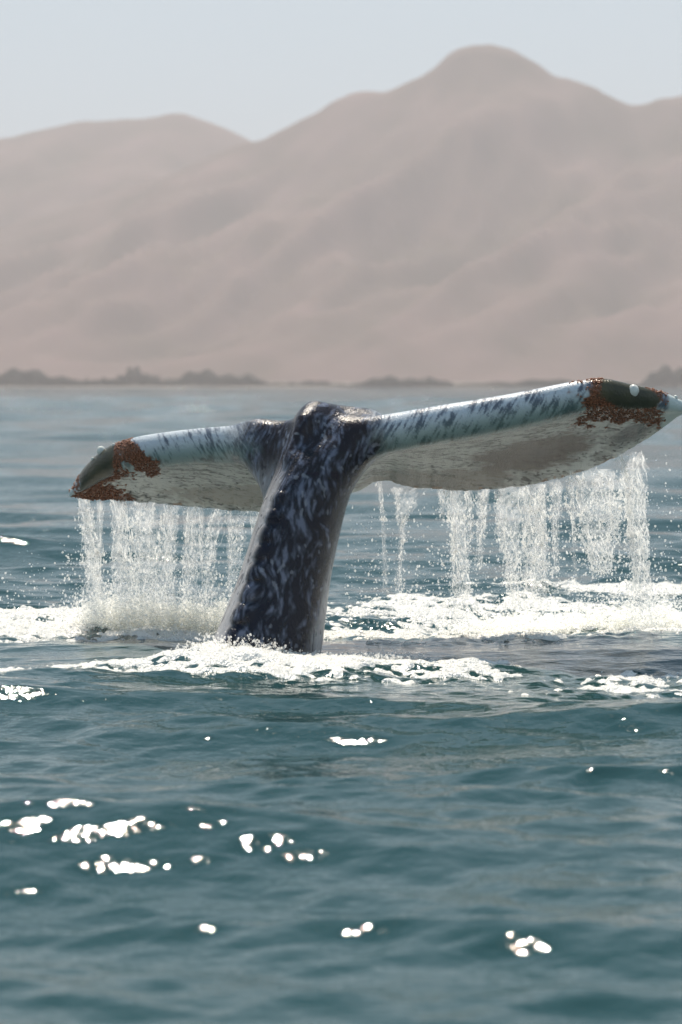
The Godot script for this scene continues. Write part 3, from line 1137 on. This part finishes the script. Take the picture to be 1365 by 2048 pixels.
func build_streams() -> void:
	# top x, top y, bottom x, bottom y in photo pixels; widths at four heights; strands; beads; veil; label
	var list := [
		[163, 998, 196, 1248, [20, 24, 34, 64], 11, 1700, 1.0, "tall white column of water falling from the left fluke tip"],
		[232, 1002, 250, 1252, [24, 30, 44, 70], 9, 1300, 0.9, "broken stream second from the left fluke tip, joining the tall column below"],
		[288, 1005, 300, 1252, [44, 46, 44, 70], 9, 1300, 0.8, "wide stream of beads third from the left fluke tip"],
		[340, 1010, 332, 1246, [26, 30, 32, 50], 7, 800, 0.7, "stream under the middle of the left fluke"],
		[392, 1015, 380, 1240, [26, 24, 26, 50], 6, 560, 0.5, "thin ragged stream right of the middle of the left fluke"],
		[440, 1019, 414, 1215, [34, 26, 22, 34], 5, 380, 0.45, "sparse stream under the left fluke, second from the tail stock"],
		[488, 1022, 466, 1170, [36, 26, 22, 26], 4, 220, 0.35, "short faint stream under the left fluke, next to the tail stock"],
		[756, 966, 772, 1180, [10, 6, 8, 12], 2, 150, 0.4, "single chain of drops falling just right of the tail stock"],
		[818, 980, 797, 1185, [56, 12, 7, 12], 3, 240, 0.8, "funnel of water narrowing to a thread under the right fluke"],
		[906, 983, 928, 1235, [46, 26, 24, 34], 7, 900, 0.9, "ropy stream under the right fluke, third from the tail stock"],
		[962, 983, 962, 1135, [28, 20, 10, 12], 4, 260, 0.5, "short stream ending in drops under the middle of the right fluke"],
		[1022, 979, 1024, 1225, [56, 44, 20, 24], 8, 850, 0.85, "wide veil narrowing downwards under the middle of the right fluke"],
		[1070, 974, 1078, 1240, [32, 34, 42, 56], 10, 1500, 1.0, "thick white column reaching the splash under the right fluke"],
		[1112, 966, 1112, 1150, [26, 18, 12, 12], 3, 260, 0.5, "thin broken stream right of the thick white column"],
		[1182, 944, 1206, 1150, [84, 80, 46, 18], 14, 1800, 1.0, "broad curtain of water near the right fluke tip"],
		[1256, 910, 1290, 1255, [46, 30, 26, 44], 12, 1700, 1.0, "tall outermost stream falling near the right fluke tip"],
	]
	# thin strings that drip between them all along the back edges
	var r := RandomNumberGenerator.new()
	r.seed = 88
	var names := ["left fluke tip", "left fluke", "right fluke root", "middle of the right fluke", "outer right fluke"]
	var spans := [[170, 330], [330, 515], [770, 900], [900, 1090], [1090, 1270]]
	for g in 5:
		var ordinal := ["first", "second", "third", "fourth", "fifth", "sixth", "seventh", "eighth"]
		var count: int = [4, 5, 2, 6, 7][g]
		for k in count:
			var x := lerpf(spans[g][0], spans[g][1], (k + r.randf()) / count)
			var top := 1000.0 + (x - 170.0) * 0.063 if x < 600.0 else (981.0 if x < 1020.0 else 981.0 - (x - 1020.0) * 0.12 - pow(maxf(0.0, x - 1150.0) / 140.0, 2.0) * 42.0)
			var till := top + (r.randf_range(60.0, 150.0) if r.randf() < 0.6 else r.randf_range(150.0, 250.0))
			list.append([x, top, x + (x - 620.0) * 0.012 + r.randf_range(-4, 4), till, [r.randf_range(8, 24), 10, 7, 9], r.randi_range(1, 3), r.randf_range(40, 110), 0.35 + 0.3 * r.randf(), ordinal[k] + " thin string of drops from the left under the " + names[g]])
	for n in list.size(): stream(list[n], 4000 + n)

func stream(L: Array, seed_: int) -> void:
	var r := RandomNumberGenerator.new()
	r.seed = seed_
	var zt := tail_z(at(L[0], 900, -1.0).x)
	var a := at(L[0], L[1] - 6, zt)
	var b := at(L[2], L[3], zt - 0.02)
	var o := thing("water_stream", Vector3(b.x, b.y, b.z))
	tag(o, L[8], "falling water", "streams of water falling from the flukes" if not "thin string of drops" in L[8] else "thin strings of drops falling from the flukes")
	var px := 0.00268
	var nz := noise(seed_, 1.0, 3)
	var W: Array = L[4]
	var len_ := a.y - b.y
	var dense := 0.6 if L[0] < 600.0 else 0.72
	var strands := maxi(1, int(L[5] * 2.0 * dense))
	var offs := []
	for s in strands: offs.append([r.randf_range(-0.5, 0.5), r.randf_range(-0.5, 0.5), r.randf() * 50.0, 0.0 if r.randf() < 0.6 else r.randf_range(0.0, 0.35), 1.0 if r.randf() < 0.55 else r.randf_range(0.35, 0.9)])
	var v := PackedVector3Array()
	var idx := PackedInt32Array()
	var rings := int(len_ / 0.008)
	for s in strands:
		var f: Array = offs[s]
		var first := v.size()
		var base: float = (0.0009 + 0.0042 * pow(r.randf(), 2.2)) * (0.6 + 0.6 * L[7])
		for k in rings + 1:
			var t := lerpf(f[3], f[4], float(k) / rings)
			var c := strand_at(a, b, W, f, t, nz, px)
			var rad: float = base * clampf(0.55 + 1.6 * nz.get_noise_2d(t * 16.0 * len_, f[2] * 3.0) + 0.7 * nz.get_noise_2d(t * 60.0 * len_, f[2]), 0.06, 2.2)
			rad *= minf(1.0, minf(float(k), float(rings - k)) / 4.0 + 0.05)
			var flat := 1.0 + 1.4 * maxf(0.0, nz.get_noise_2d(t * 9.0, f[2] * 7.0))
			for m in 7:
				var an := TAU * m / 7.0
				v.append(c - o.position + Vector3(cos(an) * rad * flat, 0, sin(an) * rad))
		for k in rings:
			for m in 7:
				var p := first + k * 7 + m
				var q := first + k * 7 + (m + 1) % 7
				idx.append_array(PackedInt32Array([p, p + 7, q, q, p + 7, q + 7]))
	put(arrays_mesh(v, smooth_normals(v, idx), idx), "strand", mat.air, o)
	# thin sheets of water between the strands, torn into holes lower down
	var sv := PackedVector3Array()
	var si := PackedInt32Array()
	var rows := int(len_ / 0.011)
	for layer in 2:
		var f := [0.0, 0.3 - layer * 0.6, 3.0 + layer * 30.0]
		var start := sv.size()
		var cols := 16
		for k in rows + 1:
			var t := float(k) / rows
			var g := clampf(t, 0.0, 0.999) * 3.0
			var w: float = lerpf(W[int(g)], W[int(g) + 1], g - int(g)) * px
			var c := strand_at(a, b, W, f, t, nz, px) - o.position
			for m in cols + 1:
				var q := float(m) / cols - 0.5
				sv.append(c + Vector3(q * w * (1.1 + 0.25 * nz.get_noise_2d(t * 20.0, q * 3.0 + f[2])), 0, 0.018 * nz.get_noise_2d(q * 5.0 + f[2], t * 7.0)))
		for k in rows:
			for m in cols:
				var t := float(k) / rows
				var hole := nz.get_noise_2d(m * 0.75 + f[2] * 5.0, t * 12.0 * len_ * 1.3) + 0.5 * nz.get_noise_2d(m * 1.9, t * 50.0 + f[2])
				if hole < -0.26 + t * 0.5 - 0.35 * L[7] + 0.3 * pow(absf(m / 7.5 - 1.0), 3.0): continue
				var p := start + k * (cols + 1) + m
				si.append_array(PackedInt32Array([p, p + cols + 1, p + 1, p + 1, p + cols + 1, p + cols + 2]))
	if si.size(): put(arrays_mesh(sv, smooth_normals(sv, si), si), "veil", mat.veil, o)
	# the beads the strands break into
	var clear := []
	var white := []
	for i in int(L[6] * 1.9 * dense):
		var f: Array = offs[r.randi() % strands]
		var t := pow(r.randf(), 0.8)
		if r.randf() < 0.7: t = clampf(t, f[3], f[4])
		if nz.get_noise_2d(t * 14.0, f[2] * 5.0) < -0.25: continue
		var c := strand_at(a, b, W, f, t, nz, px)
		var loose := 0.005 + 0.016 * t * t + (0.045 * (0.25 + t) if r.randf() < 0.25 else 0.0)
		c += Vector3(r.randfn() * loose, r.randfn() * 0.006, r.randfn() * (loose + 0.006))
		var s := 0.0013 + 0.004 * pow(r.randf(), 2.6)
		var tall := 1.0 + 1.3 * r.randf() * (1.0 - t * 0.6)
		var tr := Transform3D(Basis.from_euler(Vector3(0, r.randf() * TAU, r.randfn() * 0.25)) * Basis.from_scale(Vector3(s, s * tall, s)), c - o.position)
		if r.randf() < 0.3: clear.append(tr)
		else: white.append(tr)
	many(bead_mesh, clear, "clear_drops", mat.drop, o)
	many(clump_mesh, white, "white_drops", mat.air, o)

func strand_at(a: Vector3, b: Vector3, W: Array, f: Array, t: float, nz: FastNoiseLite, px: float) -> Vector3:
	var g := clampf(t, 0.0, 0.999) * 3.0
	var i := int(g)
	var w: float = lerpf(W[i], W[i + 1], g - i) * px
	var c := a.lerp(b, t)
	# falls ever faster: the sideways drift is spent early
	c.x = lerpf(a.x, b.x, sqrt(t))
	c.x += w * (f[0] * 1.35 + 0.4 * nz.get_noise_2d(t * 3.0, f[2])) + 0.006 * nz.get_noise_2d(t * 10.0, f[2] + 9.0)
	c.z += w * 0.6 * (f[1] + 0.35 * nz.get_noise_2d(t * 3.0, f[2] + 20.0))
	return c

func spread(list_c: Array, list_w: Array, r: RandomNumberGenerator, c: Vector3, s: float, share: float) -> void:
	var b := Basis.from_euler(Vector3(r.randf() * TAU, r.randf() * TAU, 0)) * Basis.from_scale(Vector3(s, s * r.randf_range(0.8, 1.6), s))
	if r.randf() < share: list_c.append(Transform3D(b, c))
	else: list_w.append(Transform3D(b, c))

func build_splashes() -> void:
	# centre x, z, half width, half depth, height, clumps, drops, label
	var list := [
		[-1.19, -1.45, 0.36, 0.16, 0.21, 2600, 2600, "tall white splash where the left fluke's column of water lands"],
		[-0.78, -1.42, 0.34, 0.14, 0.17, 2200, 1500, "low bright splash between the left column and the tail stock"],
		[0.95, -1.2, 0.5, 0.2, 0.13, 1500, 1700, "ragged splash under the middle of the right fluke"],
		[1.6, -1.15, 0.62, 0.18, 0.17, 3000, 2200, "long white splash under the right fluke tip"],
		[-0.52, 0.42, 0.3, 0.12, 0.07, 700, 1500, "bubbling swash against the left foot of the tail stock"],
		[0.1, 0.42, 0.3, 0.1, 0.03, 350, 700, "low swash against the right foot of the tail stock"],
	]
	for n in list.size():
		var L: Array = list[n]
		var r := RandomNumberGenerator.new()
		r.seed = 5100 + n
		var base := sea_point(L[0], L[1], 0.1)
		var o := thing("splash", base)
		tag(o, L[7], "splash", "splashes round the tail")
		var nz := noise(5200 + n, 3.5, 3)
		var clumps := []
		var clear := []
		var white := []
		for i in int(L[5] * 1.6):
			var u := clampf(r.randfn() * 0.45, -1.0, 1.0)
			var w := clampf(r.randfn() * 0.45, -1.0, 1.0)
			var x: float = L[0] + u * L[2]
			var z: float = L[1] + w * L[3]
			var top: float = L[4] * maxf(0.0, 1.0 - u * u * 0.8) * (0.45 + 0.75 * absf(nz.get_noise_2d(x * 1.6, z))+ 0.25 * r.randf())
			var y := sea_point(x, z, 0.3).y + top * pow(r.randf(), 1.5)
			var s := 0.004 + 0.011 * pow(r.randf(), 3.0)
			clumps.append(Transform3D(Basis.from_euler(Vector3(r.randf() * TAU, r.randf() * TAU, 0)) * Basis.from_scale(Vector3(s, s * r.randf_range(0.6, 1.2), s * r.randf_range(0.7, 1.3))), Vector3(x, y, z) - base))
		for i in int(L[6]):
			var u := r.randfn() * 0.5
			var x: float = L[0] + u * L[2]
			var z: float = L[1] + r.randfn() * 0.6 * L[3]
			var y: float = sea_point(x, z, 0.3).y + L[4] * (0.3 + 1.3 * r.randf() * r.randf()) * maxf(0.3, 1.0 - u * u * 0.5)
			spread(clear, white, r, Vector3(x, y, z) - base, 0.0016 + 0.0045 * pow(r.randf(), 2.0), 0.15)
		many(froth_mesh, clumps, "foam_clumps", mat.froth, o)
		many(bead_mesh, clear, "clear_drops", mat.drop, o)
		many(clump_mesh, white, "white_drops", mat.air, o)
	# loose drops in the air
	var sprays := [
		[120, 520, 1060, 1255, 1500, -1.5, "fine spray of drops hanging under the left fluke"],
		[690, 1300, 1000, 1255, 2200, -1.1, "fine spray of drops hanging under the right fluke"],
		[1230, 1420, 880, 1250, 700, -0.7, "scattered drops flying off the right fluke tip"],
		[0, 170, 1100, 1270, 350, -1.5, "scattered drops left of the left fluke's column"],
	]
	for n in sprays.size():
		var L: Array = sprays[n]
		var r := RandomNumberGenerator.new()
		r.seed = 5600 + n
		var clear := []
		var white := []
		for i in int(L[4]):
			var py := lerpf(L[2], L[3], pow(r.randf(), 0.55))
			var p := at(r.randf_range(L[0], L[1]), py, L[5] + r.randfn() * 0.2)
			spread(clear, white, r, p, 0.0014 + 0.0044 * pow(r.randf(), 2.5), 0.3)
		var o := many(bead_mesh, clear, "spray", mat.drop, null)
		tag(o, L[6], "spray", "", "stuff")
		many(clump_mesh, white, "white_drops", mat.air, o)
